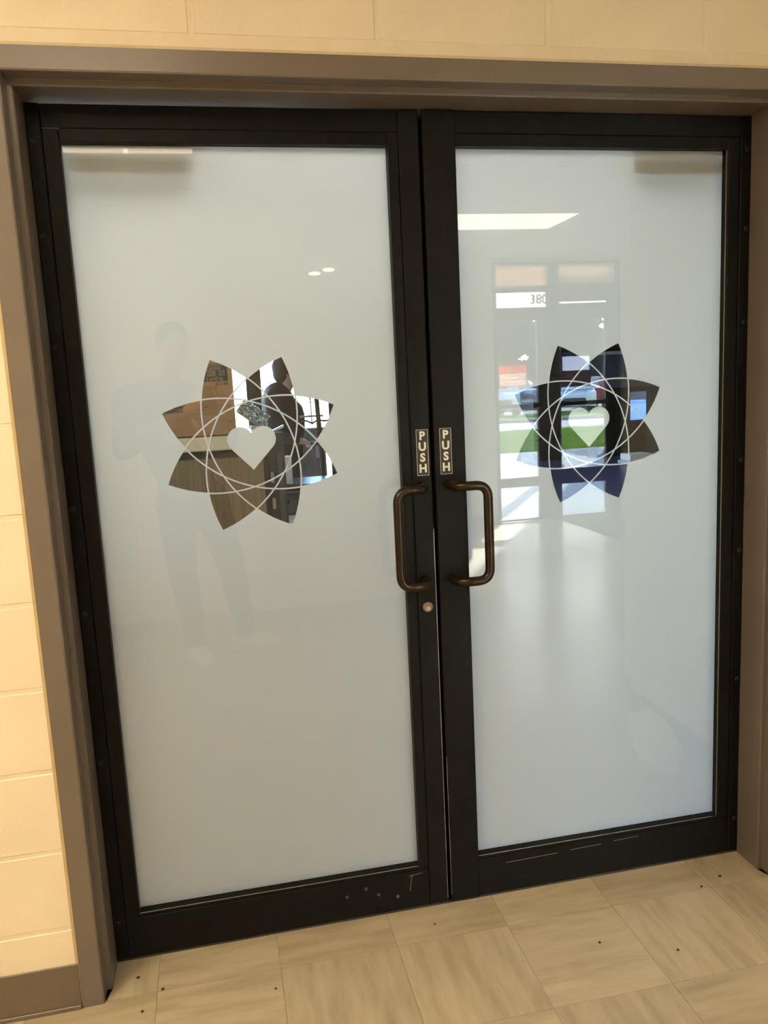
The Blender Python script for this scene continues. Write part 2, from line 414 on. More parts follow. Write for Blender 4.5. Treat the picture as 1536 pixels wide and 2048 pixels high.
# ------------------------------------------------------------------ doors
def door(name, sgn, label, cx):
    """leaf between the frame (|x| = W) and the meeting gap; sgn -1 = left"""
    d = empty(name, (0, 0, 0), label=label, cat='door', kind='structure')
    X = lambda u: sgn * u
    def part(nm, u0, u1, z0, z1, y0, y1, mat, bev=.0012, par=d):
        a, b = sorted((X(u0), X(u1)))
        return box(nm, (a, y0, z0), (b, y1, z1), mat, par, bevel=bev)
    # continuous hinge / edge strip with screws
    hs = part('hinge_strip', .8925, .9235, .008, H - .003, -.004, .045, dark_al2, .002)
    for z in (2.069, 1.862, 1.611, 1.223, .959, .566, .115):
        s = cyl('screw', (X(.912), -.0045, z), .0062, .0035, 'y', dark_al, d, n=20, bevel=.0007)
        cyl('screw_socket', (X(.912), -.0066, z), .0026, .0012, 'y', M('screw_dark', (.004, .004, .004), .5), s, n=6)
        bmr = bmesh.new(); bmesh.ops.create_cone(bmr, cap_ends=False, segments=20, radius1=.0066, radius2=.0058, depth=.0014, matrix=Matrix.Translation((X(.912), -.0058, z)) @ Matrix.Rotation(rad(90), 4, 'X'))
        fin(bmr, 'screw_rim', M('screw_rim', (.22, .21, .2), .35, metal=.7), s)
    part('hinge_stile', .8565, .8915, .008, 2.098, -.001, .045, dark_al, .0015)
    part('top_rail', .0615, .8915, 2.1005, H - .004, -.002, .045, dark_al)
    part('glazing_bead', .0875, .8555, 2.070, 2.0995, -.0015, .045, dark_al, .0015)
    part('bottom_rail', .0615, .8915, .008, .120, -.002, .045, dark_al)
    gb = .0885
    if sgn < 0:
        part('meeting_stile', .0075, .0598, .008, H - .003, -.0035, .045, dark_al, .002)
        part('inner_stile', .0608, .0870, .121, 2.0995, -.001, .045, dark_al, .0015)
    else:
        part('meeting_stile', .0020, .0865, .006, H - .003, -.006, .045, dark_al, .002)
    part('glazing_bead', .0875, .8555, .1215, .131, -.0015, .045, dark_al, .0012)
    part('bead_edge', .0885, .8545, .1308, .1316, -.0012, .0008, highlight_edge, 0)  # bright metal strip stands in for the highlight along the bead
    if sgn > 0: part('bead_edge', .8495, .8515, .135, 2.066, -.0022, -.0004, M('dull_brass_edge', (.30, .25, .15), .35, metal=.8), 0)
    part('glass_pane', .0800, .8640, .1240, 2.0760, .0200, .0260, clear, 0)
    a, b = sorted((X(.0805), X(.8635)))
    bmf = film_mesh(a, b, .1245, 2.0755, cx, 1.3525)
    for v in bmf.verts: v.co.y = .0268
    fm = fin(bmf, 'frosted_film', film, d); fm['label'] = 'frosted film with clear flower cut-out and heart'
    # closer on the far side, seen as a shadow through the film
    cl = part('door_closer', .585 if sgn > 0 else .56, .845, 2.010, 2.068, .047, .098, M('closer_grey', (.10, .10, .10), .4), .004)
    # PUSH label
    lx = (-.0305, .0325)[sgn > 0]
    plate = box('push_label', (lx - .0165, -.0062 if sgn > 0 else -.0037, 1.2435), (lx + .0165, -.0060 if sgn > 0 else -.0035, 1.3660), black_lab, d)
    y = -.0066 if sgn > 0 else -.0041
    bmo = bmesh.new()
    for (u0, u1, v0, v1) in ((-.0155, .0155, 1.3645, 1.3653), (-.0155, .0155, 1.2442, 1.2450), (-.0158, -.0150, 1.2447, 1.3648), (.0150, .0158, 1.2447, 1.3648)):
        bx(bmo, (lx + u0, y, v0), (lx + u1, y + .0004, v1))
    fin(bmo, 'label_border', ivory, plate)
    for k, ch in enumerate('PUSH'):
        text('letter', ch, .0300, (lx, y, 1.3482 - k * .0287), FACE_CAM, ivory, plate, off=.0011, sx=1.0)
    # pull handle
    zt, zb = 1.2165, .9620
    m0 = .036 if sgn > 0 else .038; bxx = .1235 if sgn > 0 else .1185
    path = []
    def arc(p, q, s, n=7):   # quadratic corner
        return [Vector(p) * (1 - t) ** 2 + Vector(q) * 2 * t * (1 - t) + Vector(s) * t * t for t in [k / n for k in range(n + 1)]]
    yb = -.072
    path += [Vector((X(m0), -.002, zt)), Vector((X(m0), -.022, zt))]
    path += arc((X(m0), -.026, zt), (X(m0 + .002), yb, zt), (X(m0 + .040), yb, zt))
    path += arc((X(bxx - .034), yb, zt), (X(bxx), yb, zt), (X(bxx), yb, zt - .034))
    path += arc((X(bxx), yb, zb + .034), (X(bxx), yb, zb), (X(bxx - .034), yb, zb))
    path += arc((X(m0 + .040), yb, zb), (X(m0 + .002), yb, zb), (X(m0), -.026, zb))
    path += [Vector((X(m0), -.022, zb)), Vector((X(m0), -.002, zb))]
    tube_obj('pull_handle', path, .0125, bronze, d, 22)
    return d
dl = door('door_1', -1, 'left leaf of the dark glazed double doors with key lock', -.4695)
dr = door('door_2', 1, 'right leaf of the dark glazed double doors without lock', .4565)
# wear line on the meeting edge of the left leaf
box('worn_edge', (-.0092, -.0042, .02), (-.0080, -.0034, 1.10), worn, dl); box('worn_edge', (.0022, -.0066, .03), (.0030, -.0060, .45), worn, dr)
box('gap_blocker', (-.0120, .0455, .01), (.0030, .0505, 2.15), gap_dark, dl)  # black strip added behind the gap between the leaves to darken it
# lock cylinder
lk = cyl('lock_cylinder', (-.0345, -.007, .888), .0145, .010, 'y', lockring, dl, n=32, bevel=.0015)
cyl('key_plug', (-.0345, -.0125, .8845), .0062, .0022, 'y', brass, lk, n=24, bevel=.0005)
box('key_slot', (-.0352, -.0139, .8800), (-.0338, -.0135, .8885), black_lab, lk)
# scuffs on bottom rails
scr = M('scratch', (.42, .40, .37), .5, metal=.2)
for (x, z, l, a) in [(.25, .098, .16, .02), (.42, .103, .10, .02), (.55, .108, .08, .02)]:
    bm = bmesh.new(); bx(bm, (-l / 2, -.0003, -.0004), (l / 2, 0, .0004)); fin(bm, 'scratch', scr, dr, loc=(x, -.0021, z), rot=(0, -a, 0))
for (x, z, l, a) in [(-.115, .085, .05, 1.4), (-.10, .108, .04, .1)]:
    bm = bmesh.new(); bx(bm, (-l / 2, -.0003, -.0004), (l / 2, 0, .0004)); fin(bm, 'scratch', scr, dl, loc=(x, -.0021, z), rot=(0, -a, 0))
for (x, z) in [(-.30, .075), (-.21, .066), (-.155, .05), (-.245, .09), (-.03, .07)]:
    cyl('rubber_mark', (x, -.0026, z), .005, .0012, 'y', M('mark_grey', (.06, .06, .06), .6), dl, n=12)
box('threshold', (-.9245, .144, .0), (.9245, .189, .006), M('threshold_dark', (.03, .028, .025), .5), fr)

# debris specks on the floor
speck_m = M('dirt_speck', (.03, .025, .015), .9)
for x, y, r, lab in [(-.865, -.075, .0045, 'dark crumb of dirt on the floor closest to the left door jamb'), (-.80, -.135, .004, 'dark crumb of dirt right of the left jamb, on the first tile seam'), (-.845, -.20, .0035, 'dark crumb of dirt in the bottom left corner of the floor'),
                     (.80, -.10, .0045, 'dark crumb of dirt on the floor near the right door jamb'), (.72, -.13, .0035, 'small black crumb left of the larger one near the right jamb'), (-.52, -.21, .003, 'small dark crumb on the floor below the left door glass'),
                     (.33, -.27, .0035, 'small dark crumb on the large tile below the right door leaf'), (-.07, -.08, .0025, 'tiny dark crumb on the floor under the meeting stiles'), (.51, -.35, .0035, 'dark crumb at the bottom edge of the picture, right side')]:
    o = cyl('floor_speck', (0, 0, 0), r, .0018, 'z', speck_m, None, n=7); o.location = (x, y, .0012)
    tag(o, lab, 'dirt', 'crumbs of dirt on the floor')

# ------------------------------------------------------------------ ceiling lights in the near room
def panel_light(name, a, b, z, em, col, label, room_grp):
    l = empty(name, ((a[0] + b[0]) / 2, (a[1] + b[1]) / 2, z), label=label, cat='ceiling light', group=room_grp)
    c = l.location
    def P(nm, x0, y0, x1, y1, z0, z1, m): 
        return box(nm, (x0 - c.x, y0 - c.y, z0 - c.z), (x1 - c.x, y1 - c.y, z1 - c.z), m, l)
    mt = M('diffuser_' + name + '_' + str(round(em * 100)) + str(round(col[2] * 100)), (.8, .8, .8), .5, em=(*col, em), var=0)
    P('diffuser', a[0] + .02, a[1] + .02, b[0] - .02, b[1] - .02, z - .006, z - .003, mt)
    for (x0, y0, x1, y1) in ((a[0], a[1], b[0], a[1] + .02), (a[0], b[1] - .02, b[0], b[1]), (a[0], a[1], a[0] + .02, b[1]), (b[0] - .02, a[1], b[0], b[1])):
        P('frame', x0, y0, x1, y1, z - .010, z - .002, grid_white)
    return l
panel_light('ceiling_light', (-1.25, -2.205), (-.535, -1.06), 2.652, CEIL_EM * .45, CEIL_NEAR, 'warm panel light over the corridor, above the left door leaf', None)
panel_light('ceiling_light', (1.03, -4.26), (2.20, -3.62), 2.652, 7.5, (1, .90, .74), 'white panel light on the lobby ceiling, mirrored in the right door', None)
panel_light('ceiling_light', (-2.45, -2.28), (-1.74, -1.06), 2.652, CEIL_EM * 2.0, CEIL_NEAR, 'warm panel light added out of view to brighten the left of the corridor', None)  # unseen lamp, added to light the wall from the left
sd = empty('smoke_detector', (1.482, -3.143, 2.652), label='small round dome on the lobby ceiling in front of the panel light', cat='smoke detector')
cyl('base', (0, 0, -.008), .065, .016, 'z', grid_white, sd, n=32, bevel=.002)
bm = bmesh.new(); bmesh.ops.create_uvsphere(bm, u_segments=24, v_segments=12, radius=.052, matrix=Matrix.Translation((0, 0, -.016)) @ Matrix.Diagonal((1, 1, .7, 1))); fin(bm, 'dome', M('dome_white', (.7, .7, .68), .1, coat=1), sd, smooth=True)
em_l = empty('emergency_light', (.135, -2.96, 2.165), label='small white twin-lamp emergency light high on the wall behind the photographer', cat='lamp')
box('housing', (-.10, .0, .0), (.13, .05, .07), grid_white, em_l, bevel=.006)
for q, (x, z) in enumerate(((-.035, -.012), (.05, .008))):
    hd_ = cyl('lamp_head', (x, .075, z), .030, .05, 'y', grid_white, em_l, n=20, bevel=.003)
    bm = bmesh.new(); bmesh.ops.create_uvsphere(bm, u_segments=20, v_segments=10, radius=1, matrix=Matrix.Translation((x, .102, z)) @ Matrix.Diagonal((.036, .006, .011, 1)))
    fin(bm, 'lamp_lens', M('lamp_lens', (.9, .85, .7), .3, em=(1, .85, .6, 9)), hd_, smooth=True)

# ------------------------------------------------------------------ entrance (seen mirrored)
en = empty('window_1', (0, FY, 0), label='dark framed glazed entrance screen with transoms', cat='window', kind='structure')
def fbar(nm, x0, x1, z0, z1, par=en, y0=-.09, y1=.02, m=metal_dark): return box(nm, (x0, y0, z0), (x1, y1, z1), m, par, bevel=.003)
fbar('mullion', 2.235, 2.268, 0, 2.605); fbar('mullion', 2.828, 2.930, 0, 2.605); fbar('mullion', 3.56, 3.60, 0, 2.605)
fbar('head_bar', 2.268, 3.56, 2.585, 2.605); fbar('transom_bar', 2.268, 2.828, 2.322, 2.374); fbar('transom_bar', 2.268, 2.828, 2.10, 2.166)
fbar('transom_bar', 2.93, 3.56, 2.22, 2.39); fbar('transom_bar', 2.93, 3.56, 2.10, 2.195)
for x0, x1, z0, z1 in ((2.268, 2.828, 2.166, 2.322), (2.93, 3.56, 2.195, 2.22)):
    box('pane', (x0, -.045, z0), (x1, -.039, z1), grey_tint, en)
def vinyl(name, col, tr=.35):
    m = M(name, col, .5, var=.02); n = m.node_tree.nodes; l = m.node_tree.links
    t = n.new('ShaderNodeBsdfTranslucent'); t.inputs[0].default_value = (*col, 1); mx = n.new('ShaderNodeMixShader'); mx.inputs[0].default_value = tr
    l.new(n['Principled BSDF'].outputs[0], mx.inputs[1]); l.new(t.outputs[0], mx.inputs[2]); l.new(mx.outputs[0], n['Material Output'].inputs[0])
    return m
for x0, x1, z0, z1 in ((2.268, 2.828, 2.374, 2.585), (2.93, 3.56, 2.39, 2.585)):
    o = box('opal_pane', (x0, -.045, z0), (x1, -.039, z1), vinyl('opal_beige_glass', (.80, .68, .56), .15), en); o['label'] = 'beige opal glass pane'
text('street_number', '380', .13, (2.74, -.046, 2.245), FACE_CAM, ivory, en, off=.002)
def entry_door(name, x0, x1, glx0, glx1, zb, label):
    d = empty(name, (0, FY, 0), label=label, cat='door', kind='structure')
    B = lambda nm, a, b, c, e, m=metal_dark, y0=-.07, y1=-.02: box(nm, (a, y0, c), (b, y1, e), m, d, bevel=.002)
    B('stile', x0, glx0, .01, 2.10); B('stile', glx1, x1, .01, 2.10); B('top_rail', glx0, glx1, 2.04, 2.10)
    B('middle_rail', glx0, glx1, .365, zb); B('bottom_rail', glx0, glx1, .01, .03)
    box('pane', (glx0, -.048, zb), (glx1, -.042, 2.04), tinted, d); box('pane', (glx0, -.048, .03), (glx1, -.042, .365), tinted, d)
    pb = box('push_bar', (x0 + .02, .0, 1.175), (x1 - .02, .035, 1.215), metal_dark, d, bevel=.004)
    box('bar_bracket', (x0 + .02, -.02, 1.165), (x0 + .06, .0, 1.225), metal_dark, d); box('bar_bracket', (x1 - .06, -.02, 1.165), (x1 - .02, .0, 1.225), metal_dark, d)
    return d
e1 = entry_door('door_3', 2.268, 2.828, 2.270, 2.705, .462, 'glazed entrance door with red emergency exit sign, left of the two in the reflection')
e2 = entry_door('door_4', 2.93, 3.56, 2.955, 3.45, .52, 'glazed entrance door with red bordered notice, right of the two in the reflection')
# signs on the glass, print facing into the lobby
red = vinyl('sign_red', (.80, .10, .06), .30); signw = vinyl('sign_white', (.85, .74, .66), .5)
def notice1():
    s = empty('emergency_exit_sign', (2.445, FY - .037, 1.50), label='red and white notice on the left entrance door about the emergency exit', cat='sign')
    bm = bmesh.new()
    for a, b in (((-.145, .020), (.145, .105)), ((-.145, -.105), (.145, -.098)), ((-.145, -.098), (-.138, .020)), ((.138, -.098), (.145, .020))): bx(bm, (a[0], -.001, a[1]), (b[0], 0, b[1]))
    fin(bm, 'red_panel', red, s)
    box('white_panel', (-.138, -.001, -.098), (.138, 0, .020), signw, s)
    text('lettering', 'EMERGENCY', .040, (0, .0005, .078), FACE_BACK, signw, s, off=.001)
    text('lettering', 'EXIT ONLY', .040, (0, .0005, .041), FACE_BACK, signw, s, off=.001)
    for k, tx in enumerate(('DOOR MUST', 'REMAIN CLOSED', 'AT ALL TIMES')):
        text('lettering', tx, .034, (0, .0006, .000 - k * .037), FACE_BACK, red, s, off=.001)
    return s
notice1()
def notice2():
    s = empty('bordered_notice', (3.13, FY - .037, 1.525), label='framed notice with white sheet above a brown lettered panel on right entrance door', cat='sign')
    bm = bmesh.new()
    for a, b in (((-.165, .145), (.165, .16)), ((-.165, -.16), (.165, -.145)), ((-.165, -.145), (-.150, .145)), ((.150, -.145), (.165, .145)), ((-.150, -.005), (.150, 0))): bx(bm, (a[0], -.001, a[1]), (b[0], 0, b[1]))
    fin(bm, 'border', vinyl('dark_red', (.35, .05, .04), .2), s)
    box('white_sheet', (-.150, -.001, .0), (.150, 0, .145), vinyl('sheet_white', (.92, .88, .94), .97), s)
    box('brown_panel', (-.150, -.001, -.145), (.150, 0, -.005), vinyl('plaque_brown', (.20, .09, .05), .1), s)
    text('lettering', 'DOOR MUST', .035, (0, .002, -.055), FACE_BACK, red, s, off=.001); text('lettering', 'CLOSED', .035, (0, .002, -.10), FACE_BACK, red, s, off=.001)
notice2()
mat_o = box('door_mat', (2.92, -5.68, .001), (3.95, -4.1, .011), M('mat_black', (.025, .025, .03), .95, var=.3, scale=300, bump=1, bscale=600), bevel=.002)
tag(mat_o, 'dark grey entrance mat on the lobby floor before the right entrance door', 'door mat')

# white crumpled bag and small tub by the near wall (mirrored in the right leaf)
bm = bmesh.new(); bmesh.ops.create_icosphere(bm, subdivisions=5, radius=1)
from mathutils import noise as N_
for v in bm.verts:
    n = N_.noise(v.co * 1.7 + Vector((3, 1, 0))) * .35 + abs(N_.noise(v.co * 4.2)) * .22 + N_.noise(v.co * 9) * .06
    v.co *= (1 + n); v.co.x *= .075; v.co.y *= .21; v.co.z = max(v.co.z, -.55) * .075
    v.co.z += .055 * .75
bg = fin(bm, 'crumpled_bag', M('bag_white', (.82, .80, .77), .45, var=.03), None, smooth=True, loc=(1.045, -.66, .001), rot=(0, 0, .25))
tag(bg, 'crumpled white cloth bag lying on the floor against the short wall', 'bag')
tub = empty('white_tub', (1.105, -1.02, .0), label='slim pale container with blue-grey lid standing on the floor by the wall corner', cat='container')
cyl('tub_body', (0, 0, .061), .034, .12, 'z', M('tub_pale', (.62, .64, .62), .4), tub, r2=.036, bevel=.002); cyl('lid', (0, 0, .145), .039, .05, 'z', M('tub_lid', (.25, .36, .42), .4), tub, bevel=.003)
cyl('lid_grip', (0, 0, .175), .02, .012, 'z', M('tub_lid', (.25, .36, .42), .4), tub, bevel=.002)

# ------------------------------------------------------------------ people
skin = M('skin', (.55, .36, .26), .5, var=.05); hair_m = M('dark_hair', (.03, .022, .018), .7, var=.3, scale=60)
def head_parts(o, hc, f, hairlong=False, tilt=0):
    """face features fused into chains; hc head centre, f unit facing vector"""
    f = Vector(f).normalized(); s = Vector((0, 0, 1)).cross(f).normalized(); c = Vector(hc); u = Vector((0, 0, 1))
    rz = math.atan2(f.y, f.x)
    blobs = [(c + u * .02 - f * .008, (.098, .077, .105), rz), (c - u * .035 + f * .022, (.070, .058, .080), rz)]
    chains = [[(c + f * .095 + u * .012, .009), (c + f * .112 - u * .022, .014)],                        # nose
              [(c + f * .082 - u * .055 - s * .016, .008), (c + f * .088 - u * .055, .0095), (c + f * .082 - u * .055 + s * .016, .008)],  # mouth
              [(c + f * .070 - u * .095, .022), (c + f * .02 - u * .09, .03)],                              # chin
              [(c + s * .074 + u * .015 - f * .01, .012), (c + s * .078 - u * .02 - f * .008, .010)],
              [(c - s * .074 + u * .015 - f * .01, .012), (c - s * .078 - u * .02 - f * .008, .010)]]
    for q in (-1, 1):
        chains.append([(c + f * .086 + u * .028 + s * q * .016, .008), (c + f * .078 + u * .030 + s * q * .045, .008)])  # brow
    return blobs, chains, f, s, u, rz
def fingers(wrist, palm_end, side, curl, n=5):
    """palm block and five bent fingers as chains"""
    w_ = Vector(wrist); p = Vector(palm_end); d = (p - w_).normalized(); sd_ = Vector(side).normalized(); cu = Vector(curl).normalized()
    ch = [[(w_, .026), (w_ + d * .03 + sd_ * .012, .026), (p + sd_ * .02, .018)], [(w_ + d * .03 - sd_ * .012, .024), (p - sd_ * .02, .018)]]
    L = [.070, .078, .072, .058]
    for k in range(4):
        b = p + sd_ * (.030 - .020 * k)
        m1 = b + d * L[k] * .42 + cu * .012; m2 = m1 + d * L[k] * .25 + cu * .022; m3 = m2 + d * L[k] * .08 + cu * .022
        ch.append([(b, .0095), (m1, .009), (m2, .0082), (m3, .0072)])
    t0 = w_ + d * .025 + sd_ * .030
    ch.append([(t0, .013), (t0 + sd_ * .025 + d * .025 + cu * .01, .011), (t0 + sd_ * .030 + d * .052 + cu * .022, .009)])
    return ch
def eyes(o, c, f, s, u):
    for q in (-1, 1):
        bm = bmesh.new()
        bmesh.ops.create_uvsphere(bm, u_segments=12, v_segments=8, radius=.0115, matrix=Matrix.Translation(Vector(c) + f * .078 + u * .012 + s * q * .031))
        fin(bm, 'eye', M('eye', (.30, .27, .25), .15, var=.4, scale=60), o, smooth=True)

# photographer (seen only as a faint mirror image)
def photographer():
    o = empty('person', (-.80, -2.50, 0), label='standing person in pale blue jacket, dark trousers and white shoes taking the picture', cat='person')
    L = lambda x, y, z: Vector((x + .80, y + 2.50 - .035, z))
    hc = L(-.735, -2.37, 1.735); blobs, ch, f, s, u, rz = head_parts(o, hc, (.30, .95, -.12))
    pel = L(-.72, -2.52, .95); chest = L(-.84, -2.50, 1.32); neckb = L(-.79, -2.43, 1.53)
    shL = L(-1.01, -2.45, 1.47); shR = L(-.64, -2.44, 1.46)
    elL = L(-1.02, -2.22, 1.22); elR = L(-.50, -2.30, 1.22)
    wrL = L(-.690, -2.125, 1.385); wrR = L(-.455, -2.130, 1.375)
    hipL = L(-.80, -2.50, .90); hipR = L(-.62, -2.52, .90)
    knL = L(-.79, -2.40, .50); knR = L(-.52, -2.50, .49); anL = L(-.745, -2.42, .09); anR = L(-.47, -2.54, .09)
    torso = [(pel, .135), ((pel + chest) / 2, .135), (chest, .15), (neckb - u * .05, .10)]
    arms = [[(shL, .062), (elL, .045), (wrL, .030)], [(shR, .062), (elR, .045), (wrR, .030)]]
    shoulders = [(shL, .062), (neckb - u * .05, .085), (shR, .062)]
    legs = [[(hipL, .095), (knL, .062), (anL, .040)], [(hipR, .095), (knR, .062), (anR, .040)]]
    hands = fingers(wrL, L(-.632, -2.112, 1.43), (0, -.3, 1), (0, .25, .1)) + fingers(wrR, L(-.505, -2.112, 1.425), (0, -.3, 1), (0, .25, .1))
    organic('body', ch + [[(neckb - u * .03, .055), (hc - u * .07, .052)], torso, shoulders] + arms + legs + hands, skin, o, .009, blobs, 2)
    organic('jacket', [[(p, r + .016) for p, r in torso], [(p, r + .016) for p, r in shoulders]] + [[(p, r + .016) for p, r in a[:2]] + [(a[1][0].lerp(a[2][0], .88), .042)] for a in arms],
            M('jacket_blue', (.16, .26, .40), .8, var=.1, bump=.5), o, .015)
    organic('trousers', [[(pel + u * .02, .148), (pel - u * .04, .145)]] + [[(p, r + .018) for p, r in a[:2]] + [(a[2][0] + u * .02, .062)] for a in legs], M('trousers_dark', (.035, .035, .042), .9, var=.1), o, .015)
    organic('hair', [], hair_m, o, .010, [(hc + u * .045 - f * .018, (.100, .086, .088), rz)], 3)
    eyes(o, hc, f, s, u)
    for nm, an, dx, dy in (('shoe', anL, .06, .16), ('shoe', anR, .17, .02)):
        d = Vector((dx, dy, 0)).normalized()
        a = Vector((an.x, an.y, 0))
        sh = organic(nm, [[(a - d * .05 + u * .045, .042), (a + d * .05 + u * .042, .042), (a + d * .15 + u * .036, .034)], [(a + u * .08, .045), (a + u * .05, .045)]], M('shoe_white', (.80, .79, .76), .5), o, .008, (), 3)
        bm = bmesh.new(); m = Matrix.Translation(a + d * .055 + u * .012) @ Matrix.Rotation(math.atan2(d.y, d.x), 4, 'Z') @ Matrix.Diagonal((.28, .095, .024, 1))
        bmesh.ops.create_cube(bm, size=1, matrix=m); fin(bm, 'sole', M('sole_grey', (.6, .6, .58), .6), sh, bevel=.008)
    # glasses
    bm = bmesh.new()
    for q in (-1, 1):
        cc = hc + f * .105 + u * .014 + s * q * .033
        ring = [cc + s * .024 * math.cos(t * math.pi / 8) + u * .018 * math.sin(t * math.pi / 8) for t in range(17)]
        tube(bm, ring, .0022, 6, False); tube(bm, [cc + s * q * .024, hc + s * q * .078 + u * .015], .002, 6)
    tube(bm, [hc + f * .108 + u * .016 - s * .01, hc + f * .108 + u * .016 + s * .01], .002, 6)
    fin(bm, 'glasses', M('glasses_metal', (.6, .6, .6), .15, metal=1), o, smooth=True)
    return o
photographer()
ph = empty('mobile_phone', (-.5645, -2.096, 1.475), label='dark mobile phone held up in both hands of the photographer', cat='phone')
ph.rotation_euler = (rad(-8.9), rad(2.7), rad(-11.9))
box('phone_case', (-.037, -.005, -.105), (.037, .004, .045), M('phone_black', (.02, .02, .022), .3), ph, bevel=.003)
cyl('camera_lens', (.0, .0055, .013), .006, .002, 'y', M('lens_glass', (.05, .05, .06), .05), ph, n=20)

# person beyond the left leaf, in profile against the windows, looking right
def far_person():
    X0, Y0 = .09, 5.4
    o = empty('person', (X0, Y0, 0), label='person in dark jacket seen in profile against bright windows beyond left door', cat='person')
    V3 = Vector; u = V3((0, 0, 1))
    hc = V3((.045, 0, 1.625)); blobs, ch, f, s, u, rz = head_parts(o, hc, (.99, -.06, -.28))
    torso = [(V3((-.03, 0, .93)), .150), (V3((-.03, 0, 1.10)), .165), (V3((-.03, 0, 1.25)), .175), (V3((-.06, 0, 1.42)), .115)]
    sh = [(V3((-.11, .17, 1.39)), .075), (V3((-.06, 0, 1.43)), .10), (V3((-.11, -.17, 1.39)), .075)]
    arms = [[(V3((-.11, q * .18, 1.38)), .072), (V3((-.12, q * .23, 1.10)), .055), (V3((.09, q * .17, 1.02)), .037)] for q in (1, -1)]
    legs = [[(V3((-.01, q * .09, .90)), .105), (V3((.03 + q * .03, q * .10, .48)), .066), (V3((.02 + q * .04, q * .10, .085)), .044)] for q in (1, -1)]
    hands = []
    for q in (1, -1): hands += fingers(V3((.09, q * .17, 1.02)), V3((.16, q * .15, 1.00)), (0, -q, .3), (0, 0, -1))
    organic('body', ch + [[(V3((-.01, 0, 1.42)), .06), (hc - u * .07, .055)], torso, sh] + arms + legs + hands, skin, o, .010, blobs, 2)
    dk = M('jacket_dark', (.035, .030, .045), .85, var=.15)
    organic('jacket', [[(p, r + .018) for p, r in torso], [(p, r + .015) for p, r in sh], [(V3((.0, 0, 1.10)), .17), (V3((.0, 0, 1.24)), .18)]] + [[(p, r + .016) for p, r in a[:2]] + [(a[1][0].lerp(a[2][0], .9), .045)] for a in arms], dk, o, .014)
    organic('trousers', [[(V3((-.02, 0, .93)), .165), (V3((-.01, 0, .86)), .15)]] + [[(p, r + .018) for p, r in a[:2]] + [(a[2][0] + u * .02, .062)] for a in legs], M('trousers_brown', (.03, .025, .022), .9), o, .014)
    organic('hair', [[(hc + V3((-.06, 0, .0)), .075), (hc + V3((-.062, 0, -.05)), .055)]], hair_m, o, .010, [(hc + u * .045 - f * .022, (.122, .108, .105), rz), (hc - f * .065 - u * .02, (.075, .09, .09), rz)], 2)
    eyes(o, hc, f, s, u)
    for q in (1, -1):
        a = V3((.02 + q * .04, q * .10, 0))
        organic('shoe', [[(a - V3((.04, 0, -.04)), .038), (a + V3((.06, 0, .038)), .038), (a + V3((.15, 0, .032)), .030)], [(a + u * .08, .044), (a + u * .05, .044)]], M('shoe_dark', (.02, .02, .02), .5), o, .010, (), 2)
far_person()

# ================================================================== room beyond the doors
lam = M('wood_laminate', (.20, .145, .085), .42, var=.22, scale=5, stretch=(14, 14, 1.2))
counter_top_m = M('counter_cream', (.62, .54, .40), .28, var=.04, scale=40)
wfar = empty('wall_far', (0, 7.2, 0), label='window wall of the room beyond the doors', cat='wall', kind='structure')
FW = 7.2
box('sill_wall', (-3.2, 0, 0), (1.05, .15, .42), M('far_dark', (.05, .045, .04), .7), wfar)
box('head_wall', (-3.2, 0, 2.35), (1.05, .15, 2.65), white_wall, wfar)
box('dark_wall', (4.45, 0, 0), (5.3, .15, .86), M('brown_panel_wall', (.045, .032, .024), .6, var=.2), wfar)
box('dark_wall', (4.45, 0, 1.48), (5.3, .15, 2.65), M('brown_panel_wall', (.045, .032, .024), .6, var=.2), wfar)
box('dark_wall', (1.05, 0, 0), (4.45, .15, 2.65), M('brown_panel_wall', (.045, .032, .024), .6, var=.2), wfar)
wlf = box('wall_far_left', (-3.3, .12, 0), (-3.2, 7.35, 2.65), white_wall); tag(wlf, 'pale left wall of the room beyond the doors', 'wall', kind='structure')
wrf = box('wall_far_right', (5.2, -.96, 0), (5.32, 7.35, 2.65), white_wall); tag(wrf, 'pale right wall of the room beyond the doors', 'wall', kind='structure')
wi = empty('window_2', (0, FW, 0), label='tall dark framed windows behind the standing person', cat='window', kind='structure')
for x0, x1 in ((-3.2, -3.14), (-1.7, -1.62), (-.165, -.0), (.74, .85), (1.0, 1.05)):
    box('mullion', (x0, -.02, .42), (x1, .10, 2.35), metal_dark, wi, bevel=.003)
box('sill_bar', (-3.2, -.03, .42), (1.05, .10, .45), metal_dark, wi, bevel=.003); box('head_bar', (-3.2, -.02, 2.30), (1.05, .10, 2.35), metal_dark, wi)
for x0, x1 in ((-3.14, -1.7), (-1.62, -.165), (.0, .74), (.85, 1.0)):
    box('pane', (x0, .04, .45), (x1, .046, 2.30), tinted, wi)
wi3 = empty('window_3', (0, FW, 0), label='smoked window at the far right of the room beyond', cat='window', kind='structure')
box('pane', (4.47, .04, .88), (5.2, .046, 1.46), dim_glass, wi3)
box('frame_bar', (4.45, -.02, .84), (5.2, .10, .89), metal_dark, wi3); box('frame_bar', (4.45, -.02, 1.24), (5.2, .10, 1.30), metal_dark, wi3); box('frame_bar', (4.45, -.02, 1.44), (5.2, .10, 1.50), metal_dark, wi3); box('frame_bar', (4.41, -.02, .84), (4.47, .10, 1.50), metal_dark, wi3)
